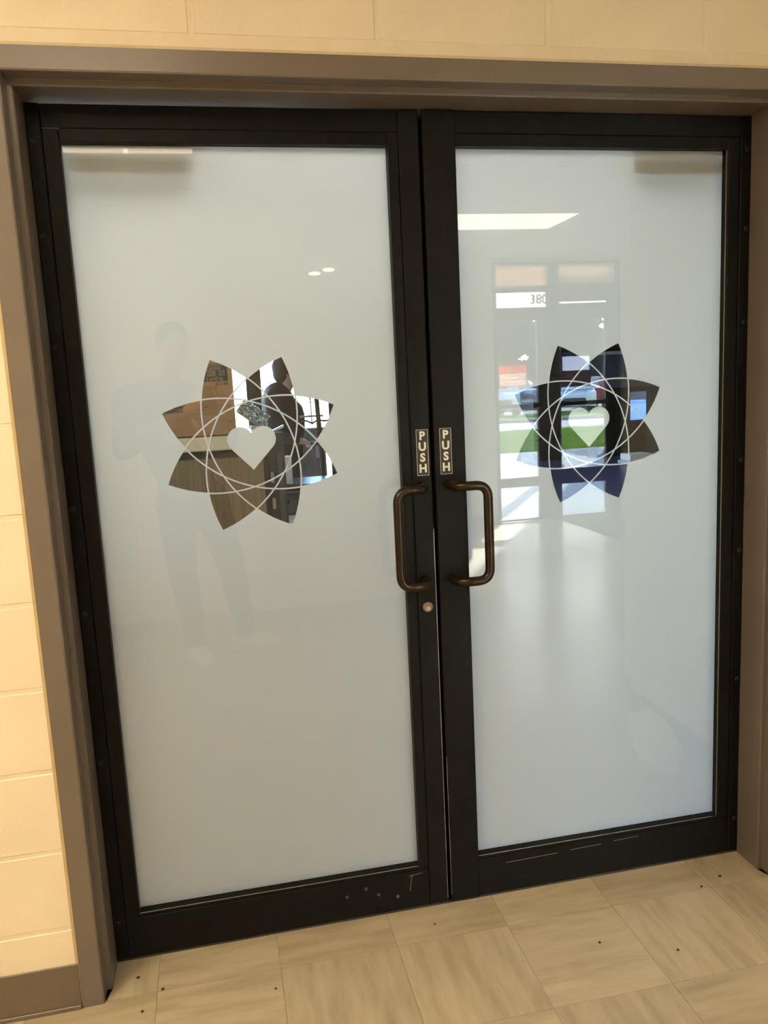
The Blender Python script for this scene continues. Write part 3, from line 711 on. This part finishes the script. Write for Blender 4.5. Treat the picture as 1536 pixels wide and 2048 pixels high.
# ceiling lights beyond
for i, (x, y, lab) in enumerate([(-1.9, .8, 'panel light beyond the doors, nearest the left wall'), (-.1, .75, 'panel light just beyond the double doors'), (2.0, 1.5, 'panel light beyond the right door leaf'), (-1.6, 4.2, 'panel light over the area behind the counter')]):
    cool = i == 2
    panel_light('ceiling_light' if not cool else 'ceiling_light', (x - .61, y - .3), (x + .61, y + .3), 2.652, FAR_EM * (1.31 if cool else 1), (.72, .87, 1) if cool else (1, .95, .88), lab, None)

# counter
ct = empty('reception_counter', (-1.4, 2.0, 0), label='wood laminate reception counter with cream top beyond the left door', cat='counter')
box('laminate_front', (-1.79, .03, 0), (1.07, .07, 1.175), lam, ct); box('side_panel', (1.04, .07, 0), (1.07, .72, 1.175), lam, ct)
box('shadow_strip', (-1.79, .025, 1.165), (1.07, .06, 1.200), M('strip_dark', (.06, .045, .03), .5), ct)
box('top_edge', (-1.79, 0, 1.203), (-.30, .035, 1.268), counter_top_m, ct, bevel=.004); box('top_edge', (-.297, 0, 1.203), (1.07, .035, 1.268), counter_top_m, ct, bevel=.004)
box('counter_top', (-1.79, .0355, 1.225), (1.07, .75, 1.268), counter_top_m, ct, bevel=.003)
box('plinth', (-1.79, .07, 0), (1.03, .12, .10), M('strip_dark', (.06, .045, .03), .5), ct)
# carton
card = M('cardboard', (.33, .20, .105), .8, var=.08, scale=8, stretch=(1, 1, 12))
cb = empty('cardboard_carton', (-.722, 2.33, 1.2685), label='brown cardboard carton printed 2500 standing on the counter', cat='box')
cw, cd, chh = .275, .20, .55
box('carton_body', (-cw, -cd, 0), (cw, cd, chh), card, cb, bevel=.003)
box('carton_shade', (-cw - .001, -cd - .0025, .002), (cw + .001, cd + .001, .004), M('box_shadow', (.02, .012, .01), .9), cb)  # dark slab painted as the shade line under the carton
box('tape', (-.03, -cd - .0006, .30), (-.028, -cd, chh), card, cb)
Yc = -cd - .0012
lp = box('printed_label', (.125, Yc, .271), (.251, Yc + .0008, .359), M('label_ink', (.030, .026, .030), .6), cb)
tan_ink = M('tan_ink', (.34, .22, .12), .7); dk_ink = M('dark_ink', (.035, .025, .02), .7)
text('lettering', 'CONTENTS', .018, (.186, Yc - .0006, .350), FACE_CAM, tan_ink, lp, off=.0003, sx=.75)
text('lettering', 'CONTENU', .018, (.186, Yc - .0006, .334), FACE_CAM, tan_ink, lp, off=.0003, sx=.75)
text('lettering', '2500', .042, (.171, Yc - .0006, .310), FACE_CAM, tan_ink, lp, off=.0009, sx=.52)
text('lettering', 'PIECES', .014, (.222, Yc - .0006, .318), FACE_CAM, tan_ink, lp, off=.0002, sx=.75); text('lettering', 'PIECES', .014, (.222, Yc - .0006, .303), FACE_CAM, tan_ink, lp, off=.0002, sx=.75)
text('lettering', '5 oz/147 mL', .025, (.187, Yc - .0006, .2825), FACE_CAM, tan_ink, lp, off=.0004, sx=.66)
text('lettering', '(25 x 100)', .020, (.220, Yc, .258), FACE_CAM, dk_ink, cb, off=.0004, sx=.75)
text('lettering', 'POUR BOISSON', .0185, (.020, Yc, .150), FACE_CAM, dk_ink, cb, off=.0006, align='RIGHT', sx=.85); text('lettering', 'EN PLASTIQUE', .0185, (.020, Yc, .131), FACE_CAM, dk_ink, cb, off=.0006, align='RIGHT', sx=.85)
for (x, z) in ((.125, .145), (.235, .145), (.125, .065), (.235, .065)):
    box('corner_mark', (x, Yc, z), (x + .012, Yc + .0006, z + .002), dk_ink, cb); box('corner_mark', (x + .011, Yc, z), (x + .013, Yc + .0006, z + .010), dk_ink, cb)
# silver packet on a leaning board
pk = empty('foil_packet', (-.335, 2.60, 1.269), label='crumpled silver foil packet lying on the counter behind the heart cut-out', cat='packet')
bm = bmesh.new(); bmesh.ops.create_grid(bm, x_segments=26, y_segments=18, size=1)
random.seed(3)
for v in bm.verts:
    n = N_.noise(Vector((v.co.x * 3, v.co.y * 3, 1))) * .5 + abs(N_.noise(Vector((v.co.x * 6, v.co.y * 6, 5)))) * .5
    e = (1 - v.co.x ** 4) * (1 - v.co.y ** 4)
    v.co = Vector((v.co.x * .088, v.co.y * .05, (.012 + .045 * n) * e + .004))
g = bm.faces[:]; r = bmesh.ops.extrude_face_region(bm, geom=g)
for v in [q for q in r['geom'] if isinstance(q, bmesh.types.BMVert)]: v.co.z -= .006
bmesh.ops.recalc_face_normals(bm, faces=bm.faces[:])
pf = fin(bm, 'foil_pouch', M('foil', (.48, .56, .60), .18, metal=.9, var=.25, scale=40), pk, loc=(0.0, 0, .085), rot=(rad(-62), rad(0), rad(0)))
pf.rotation_mode = 'XYZ'; pf.rotation_euler = (rad(62), rad(38), 0)
box('packet_clip', (-.02, -.005, 0), (.05, .02, .02), M('foil', (.5, .5, .5)), pk, bevel=.002)

# half-height gate with hinges
gt = empty('swing_gate', (-.19, 3.0, 0), label='dark grey half-height swing gate at the end of the counter', cat='gate')
gd = M('gate_grey', (.045, .052, .058), .4, var=.15)
box('gate_post', (-.125, .0, 0), (-.055, .05, 1.20), M('gate_post_dark', (.03, .032, .034), .5), gt, bevel=.002)
box('gate_panel', (-.054, .005, .02), (.050, .04, 1.222), gd, gt, bevel=.002)
box('gate_infill', (.0, .0, .22), (.035, .006, 1.10), M('gate_infill', (.09, .10, .115), .35), gt, bevel=.002)
prism('top_cap', [(-.03, 1.215), (.055, 1.250), (.055, 1.266), (-.03, 1.230)], -.004, .045, M('cap_silver', (.6, .66, .68), .25, metal=.5), gt)
for z in (.748, .912):
    box('hinge', (-.046, -.004, z), (-.025, .005, z + .068), M('hinge_steel', (.42, .38, .32), .35, metal=.4), gt, bevel=.002)

# table, crate and equipment beyond
tb = empty('dark_table', (.25, 4.4, 0), label='long dark table behind the gate with legs in shadow', cat='table')
box('table_top', (-.65, -.2, .705), (.25, .30, .748), M('table_dark', (.022, .018, .020), .35), tb, bevel=.004)
for x, y in ((-.62, -.17), (.22, -.17), (-.62, .26), (.22, .26)): box('leg', (x - .02, y - .02, 0), (x + .02, y + .02, .705), metal_dark, tb)
cr_ = empty('storage_crate', (-.0, 4.35, 0), label='blue-grey storage crate with lighter lid on the floor under the dark table', cat='crate')
cm = M('crate_blue', (.075, .09, .15), .5)
box('crate_body', (-.115, 0, .50), (.15, .26, .665), cm, cr_, bevel=.006); box('crate_foot', (-.10, .02, .491), (.13, .24, .50), cm, cr_)
box('crate_lid', (-.125, -.01, .665), (.16, .27, .685), M('crate_lid', (.22, .33, .62), .4), cr_, bevel=.004); box('hand_hole', (-.07, -.003, .585), (-.015, .0, .612), M('hole_dark', (.01, .008, .008), .9), cr_, bevel=.001)
bxs = box('low_bench', (-.40, 4.30, 0), (.40, 4.62, .49), M('bench_pale', (.70, .74, .80), .5), bevel=.006); tag(bxs, 'pale low platform under the dark table carrying the blue-grey crate', 'platform')
pp = box('paper_sheet', (-.10, 4.26, .749), (.015, 4.34, .965), M('paper', (.72, .70, .75), .7), bevel=.002); tag(pp, 'pale paper pack standing on the dark table behind the gate', 'paper')
gc = empty('grey_dispenser', (.40, 6.25, 0), label='grey cabinet with green emblem standing under the window behind the table', cat='cabinet')
gm = M('cabinet_grey', (.17, .17, .18), .5)
box('cabinet_body', (-.125, 0, 0), (.155, .4, 1.075), gm, gc, bevel=.004)
box('lower_door', (-.10, -.012, .60), (.125, .0, .925), M('door_smoked', (.10, .10, .12), .2, var=.5, scale=6), gc, bevel=.002)
box('door_strip', (-.11, -.013, .932), (.14, .0, .940), M('strip_light', (.5, .5, .5), .3), gc)
box('posted_sheet', (.045, -.014, .77), (.10, -.012, .89), M('sheet_blue', (.25, .28, .42), .6), gc)
emb = M('emblem_green', (.04, .20, .12), .6)
cyl('emblem', (-.01, -.003, 1.01), .020, .003, 'y', emb, gc, n=16); box('emblem_line', (-.045, -.003, .965), (.025, 0, .98), emb, gc)
st = empty('equipment_stand', (.335, 4.95, .0), label='dark wheeled equipment stand with thin side pole and blue-grey crossbar', cat='stand')
tube_obj('post', [(-.01, 0, 1.40), (.0, 0, 1.1), (.022, 0, .35), (.022, 0, .02)], .021, metal_dark, st, 8)
tube_obj('side_pole', [(-.065, 0, 1.40), (-.06, 0, 1.17)], .006, M('pole_grey', (.15, .15, .15), .4), st, 10)
tube_obj('cross_link', [(-.065, 0, 1.355), (-.01, 0, 1.355)], .004, metal_dark, st, 8); cyl('pole_cap', (-.067, 0, 1.405), .010, .025, 'z', metal_dark, st)
box('crossbar', (-.165, -.01, 1.232), (.04, .01, 1.250), M('bar_blue', (.25, .32, .50), .35), st, bevel=.003)
tube_obj('hose', [(-.165, 0, 1.195), (-.11, 0, 1.205), (-.06, 0, 1.18), (-.01, 0, 1.205), (.05, 0, 1.195), (.09, 0, 1.20)], .009, metal_dark, st, 8)
box('stand_foot', (-.10, -.12, .0), (.14, .12, .03), metal_dark, st, bevel=.003)

# right side of the room beyond: dark column, dark wall panel, long bench
cl_ = empty('panelled_column', (2.62, 5.35, 0), label='dark brown panelled column beyond the right door', cat='column')
for k in range(9): box('panel', (-.20, -.10, .0 + k * .295), (.10, .25, .29 + k * .295), M('column_brown', (.055, .038, .030), .6, var=.3, rnd=.2), cl_, bevel=.004)
box('core', (-.19, -.09, 0), (.09, .24, 2.65), M('strip_dark', (.06, .045, .03), .5), cl_)
bn = empty('long_bench', (3.2, 3.4, 0), label='long purple-grey bench beyond the right door', cat='bench')
pm = M('bench_mauve', (.085, .085, .17), .35, var=.1, scale=4)
box('bench_top', (-1.9, -.55, .655), (1.5, .55, .70), pm, bn, bevel=.006); box('bench_seam', (-1.9, .57, .64), (1.5, 1.72, .695), pm, bn, bevel=.006)
box('bench_front', (-1.95, -.50, 0), (1.45, -.46, .65), M('bench_dark', (.045, .036, .028), .7), bn)
for x in (-1.85, 1.4): box('bench_leg', (x - .03, 1.6, 0), (x + .03, 1.7, .64), metal_dark, bn)
pt = empty('paper_tray', (3.02, 4.4, .70), label='small pale tray of paper on the long bench', cat='tray')
box('tray', (-.13, -.1, 0), (.12, .1, .03), M('tray_mauve', (.42, .40, .52), .5), pt, bevel=.004); box('paper_stack', (-.11, -.09, .03), (.10, .09, .085), M('paper', (.72, .70, .75), .7), pt, bevel=.003)
pn = empty('wall_panel', (3.35, 5.6, 0), label='wide slate blue wall-mounted cabinet beyond the right door', cat='cabinet')
box('cabinet_back', (-1.15, 0, 1.33), (1.5, .3, 1.70), M('slate_blue', (.055, .06, .12), .3), pn, bevel=.004)
box('light_strip', (-.25, -.012, 1.665), (.62, .0, 1.695), M('strip_pale', (.45, .45, .6), .3), pn); box('side_upright', (-.12, -.02, 0), (.0, .2, 1.33), M('bench_dark', (.045, .036, .028), .7), pn)
box('side_upright', (.55, -.02, 0), (.62, .2, 1.33), M('bench_dark', (.045, .036, .028), .7), pn)
box('cabinet_handle', (.3, -.02, 1.45), (.32, 0, 1.58), metal_dark, pn)

# ================================================================== outside
conc = M('concrete', (.55, .53, .49), .9, var=.08, scale=2, bump=.4); asph = M('asphalt', (.16, .16, .165), .95, var=.1, scale=6)
grass_m = M('grass', (.24, .33, .07), .9, var=.35, scale=2.5)
gr0 = box('ground_outside', (-90, -160, -.5), (120, -5.9, -.12), asph); tag(gr0, 'grey asphalt parking ground outside the entrance', 'ground', kind='structure')
box('ground_behind', (-90, 8.2, -.3), (120, 90, -.02), conc, gr0)
box('paving', (-6, -13.4, -.12), (20, -5.9, -.02), conc, gr0)
box('driveway', (-20, -25.0, -.12), (40, -19.7, -.095), conc, gr0)
box('curb', (-20, -25.25, -.12), (40, -25.0, .03), M('curb_tan', (.42, .36, .27), .9), gr0)
def grass_strip(x0, x1, y0, y1, n, label):
    gb = box('grass_bed', (x0, y0, -.12), (x1, y1 - .03, -.06), M('soil', (.10, .14, .04), .95)); tag(gb, label, 'lawn')
    bm = bmesh.new()
    for i in range(n):
        x = random.uniform(x0, x1); y = random.uniform(y0 + .05, y1 - .1); h = random.uniform(.06, .13); a = random.random() * 6.28
        d = Vector((math.cos(a), math.sin(a), 0)) * .03
        v = [bm.verts.new(q) for q in (Vector((x, y, -.065)) - d, Vector((x, y, -.065)) + d, Vector((x + random.uniform(-.05, .05), y + random.uniform(-.05, .05), h - .06)))]
        bm.faces.new(v)
    tag(fin(bm, 'grass_blades', grass_m, gb), kind='stuff')
grass_strip(2, 16, -19.7, -13.4, 30000, 'sunlit green lawn strip between the path and the driveway')
grass_strip(4, 22, -28.5, -25.25, 12000, 'second green lawn strip behind the tan curb')
# gravel bed
gv = box('gravel_bed', (6.1, -13.39, -.10), (7.15, -11.2, -.035), M('gravel_base', (.25, .25, .25), .9)); tag(gv, 'grey gravel bed beside the lawn outside the right entrance door', 'gravel')
gv.data.transform(Matrix.Identity(4))
bm = bmesh.new(); random.seed(11)
for i in range(700):
    s = random.uniform(.02, .05)
    bmesh.ops.create_icosphere(bm, subdivisions=1, radius=s, matrix=Matrix.Translation((random.uniform(6.15, 7.10), random.uniform(-13.35, -11.25), -.03)) @ Matrix.Diagonal((1, random.uniform(.6, 1), .6, 1)))
tag(fin(bm, 'gravel_stones', M('gravel_stone', (.42, .42, .44), .85, var=.3, scale=30), gv), kind='stuff')
post = empty('porch_column', (4.71, -9.9, 0), label='square pale porch post outside the entrance', cat='column')
box('shaft', (-.06, -.06, 0), (.06, .06, 2.9), conc, post, bevel=.01); box('foot', (-.09, -.09, -.03), (.09, .09, .10), conc, post, bevel=.01)
pier = empty('sun_block_pier', (7.66, -12.85, 0), label='tall brown pier added out of view to shade the right entrance door', cat='column')  # unseen pier, added to keep the sun off the right entrance door
box('pier_shaft', (-.45, -.3, -.02), (.45, .3, 5.2), M('pier_brown', (.16, .10, .07), .85, var=.2), pier, bevel=.01); box('pier_cap', (-.5, -.35, 5.2), (.5, .35, 5.28), conc, pier, bevel=.01)

def car(loc, rz, colr, label, kind='suv'):
    c = empty('car', loc, rz, label=label, cat='car')   # local +x = forward
    L_, Wd = 4.6, 1.82
    paint = M('car_paint_%02d%02d%02d' % tuple(int(q * 99) for q in colr), colr, .25, var=.02, coat=1)
    gl = M('car_window', (.02, .03, .04), .05, spec=.8); tyre = M('tyre', (.02, .02, .02), .8); rim = M('wheel_rim', (.4, .4, .42), .3, metal=.8)
    hh = 1.0 if kind != 'suv' else 1.08; top = {'suv': 1.75, 'sedan': 1.45, 'pickup': 1.85}[kind]
    def loft(nm, secs, m, bev=.03, par=c):
        bm = bmesh.new(); rings = []
        for (x, hw, z0, z1) in secs: rings.append([bm.verts.new(q) for q in ((x, -hw, z0), (x, hw, z0), (x, hw, z1), (x, -hw, z1))])
        for a, b in zip(rings, rings[1:]):
            for k in range(4): bm.faces.new((a[k], a[(k + 1) % 4], b[(k + 1) % 4], b[k]))
        bm.faces.new(rings[0][::-1]); bm.faces.new(rings[-1]); bmesh.ops.recalc_face_normals(bm, faces=bm.faces[:])
        return fin(bm, nm, m, par, bevel=bev, seg=2)
    w2 = Wd / 2
    loft('car_body', [(-L_ / 2, w2 * .88, .35, hh * .92), (-L_ / 2 + .25, w2, .28, hh), (.7, w2, .26, hh), (L_ / 2 - .35, w2 * .97, .28, hh * .88), (L_ / 2, w2 * .82, .36, hh * .72)], paint, .05)
    x0, x1, x2, x3 = {'suv': (-2.15, -1.95, .35, 1.05), 'sedan': (-1.7, -1.0, .3, 1.1), 'pickup': (-.75, -.6, .55, 1.15)}[kind]
    bm = bmesh.new()
    lo = [(x0, -w2 * .93), (x3, -w2 * .93), (x3, w2 * .93), (x0, w2 * .93)]; up_ = [(x1, -w2 * .74), (x2, -w2 * .74), (x2, w2 * .74), (x1, w2 * .74)]
    a = [bm.verts.new((x, y, hh - .03)) for x, y in lo]; b = [bm.verts.new((x, y, top)) for x, y in up_]
    for k in range(4): bm.faces.new((a[k], a[(k + 1) % 4], b[(k + 1) % 4], b[k]))
    bm.faces.new(b); bm.faces.new(a[::-1]); bmesh.ops.recalc_face_normals(bm, faces=bm.faces[:])
    fin(bm, 'cabin', paint, c, bevel=.05, seg=2)
    # windows: quads slightly proud of each cabin side
    def quad(nm, P0, P1, P2, P3, s0=.12, s1=.88, t0=.14, t1=.86):
        P = [Vector(p) for p in (P0, P1, P2, P3)]
        f = lambda s, t: (P[0] * (1 - s) + P[1] * s) * (1 - t) + (P[3] * (1 - s) + P[2] * s) * t
        nrm = (P[1] - P[0]).cross(P[3] - P[0]).normalized()
        q = [f(s0, t0), f(s1, t0), f(s1, t1), f(s0, t1)]
        bm = bmesh.new(); v0 = [bm.verts.new(p + nrm * .006) for p in q]; v1 = [bm.verts.new(p - nrm * .02) for p in q]
        bm.faces.new(v0); bm.faces.new(v1[::-1])
        for k in range(4): bm.faces.new((v0[k], v1[k], v1[(k + 1) % 4], v0[(k + 1) % 4]))
        bmesh.ops.recalc_face_normals(bm, faces=bm.faces[:]); return fin(bm, nm, gl, c)
    A = [Vector((x, y, hh - .03)) for x, y in lo]; B = [Vector((x, y, top)) for x, y in up_]
    quad('windscreen', A[1], A[2], B[2], B[1]); quad('rear_window', A[3], A[0], B[0], B[3])
    for (p, q, r_, s_) in ((A[0], A[1], B[1], B[0]), (A[2], A[3], B[3], B[2])):
        quad('side_window', p, q, r_, s_, .10, .47); quad('side_window', p, q, r_, s_, .53, .90)
    for x in (-1.4, 1.42):
        for y in (-w2 + .08, w2 - .08):
            wh = cyl('wheel', (x, y, .345), .345, .23, 'y', tyre, c, n=28, bevel=.03); cyl('wheel_rim', (x, y, .345), .21, .242, 'y', rim, wh, n=20, bevel=.01)
    for y in (-w2 * .62, w2 * .62):
        box('headlight', (L_ / 2 - .10, y - .17, hh * .60), (L_ / 2 + .012, y + .17, hh * .72), M('headlamp', (.75, .75, .75), .1), c, bevel=.02)
        box('tail_light', (-L_ / 2 - .01, y - .12, hh * .68), (-L_ / 2 + .08, y + .12, hh * .85), M('tail_red', (.4, .02, .02), .2), c, bevel=.02)
        box('side_mirror', (x3 - .25, math.copysign(w2, y) - .02 if y > 0 else -w2 - .16, hh), (x3 - .12, w2 + .16 if y > 0 else -w2 + .02, hh + .13), paint, c, bevel=.02)
    box('grille', (L_ / 2 - .08, -.45, hh * .48), (L_ / 2 + .008, .45, hh * .66), M('grille_black', (.02, .02, .02), .4), c, bevel=.01)
    box('bumper', (L_ / 2 - .15, -w2 * .84, .32), (L_ / 2 + .05, w2 * .84, .46), M('bumper_grey', (.5, .5, .5), .4), c, bevel=.03)
    box('number_plate', (L_ / 2 + .05, -.15, .35), (L_ / 2 + .06, .15, .44), M('plate_white', (.8, .8, .8)), c)
car((11.0, -31.2, -.12), rad(97), (.62, .64, .66), 'silver off-road car parked left in the reflection behind the lawn', 'suv')
car((14.6, -30.8, -.12), rad(112), (.80, .80, .80), 'white pickup truck parked facing the entrance, centre of the reflection', 'pickup')
car((17.9, -33.6, -.12), rad(95), (.45, .06, .05), 'red car parked right of the white pickup in the reflection', 'sedan')
car((14.7, -38.5, -.12), rad(92), (.10, .16, .30), 'dark blue car parked in the second row behind the silver one', 'suv')
car((6.9, 11.2, -.02), rad(170), (.12, .22, .45), 'blue car parked outside the smoked window beyond the right door', 'sedan')

# trees: trunks and leaf crowns
bark = M('bark', (.10, .075, .05), .9, var=.3)
def tree(x, y, h, r, label, seed, z0=-.12, colr=(.022, .035, .016)):
    random.seed(seed)
    t = empty('tree', (x, y, z0), label=label, cat='tree')
    tube_obj('trunk', [(0, 0, 0), (.1, .05, h * .3), (-.05, .1, h * .62), (.1, 0, h * .85)], [.28, .22, .14, .05], bark, t, 10)
    for k in range(5):
        a = k * 1.3; tube_obj('branch', [(0, 0, h * (.3 + .08 * k)), (math.cos(a) * r * .35, math.sin(a) * r * .35, h * (.45 + .08 * k)), (math.cos(a) * r * .65, math.sin(a) * r * .65, h * (.55 + .07 * k))], [.10, .06, .02], bark, t, 6)
    bm = bmesh.new(); cent = [(random.uniform(-.5, .5) * r, random.uniform(-.5, .5) * r, h * (.12 + .70 * (q % 5) / 4), random.uniform(.46, .60) * r) for q in range(15)]
    for i in range(6500):
        cx, cy, cz, cr = random.choice(cent); d = Vector((random.gauss(0, 1), random.gauss(0, 1), random.gauss(0, .8))).normalized() * cr * random.uniform(.6, 1.05); d.z *= .6
        p = Vector((cx, cy, cz)) + d; s = random.uniform(.22, .5); a = Vector((random.gauss(0, 1), random.gauss(0, 1), random.gauss(0, 1))).normalized(); b = a.orthogonal().normalized()
        bm.faces.new([bm.verts.new(p + a * s), bm.verts.new(p + b * s * .5), bm.verts.new(p - a * s), bm.verts.new(p - b * s * .5)])
    tag(fin(bm, 'crown', M('leaves_%d' % int(colr[1] * 1000), colr, .6, var=.4, scale=.8), t), kind='stuff')
ords = ['leftmost', 'second from the left', 'third from the left', 'fourth from the left', 'fifth from the left']
for i in range(5):
    tree(10.5 + 6.5 * i, -50, 5.6, 3.1, 'dark bushy tree behind the parked cars, %s of the front row' % ords[i], 61 + i)
for i in range(5):
    tree(13.7 + 6.5 * i, -58.0, 6.5, 3.1, 'dark bushy tree in the row behind, %s of the back row' % ords[i], 81 + i)
tree(10.5, 17.5, 6, 4, 'dark tree outside the smoked window beyond the right door', 40, -.02)
hd = box('hedge_ground', (-40, -80, -.12), (90, -44, .02), M('verge', (.07, .11, .035), .95, var=.3, scale=1)); tag(hd, 'dark green verge under the trees', 'verge', kind='structure')
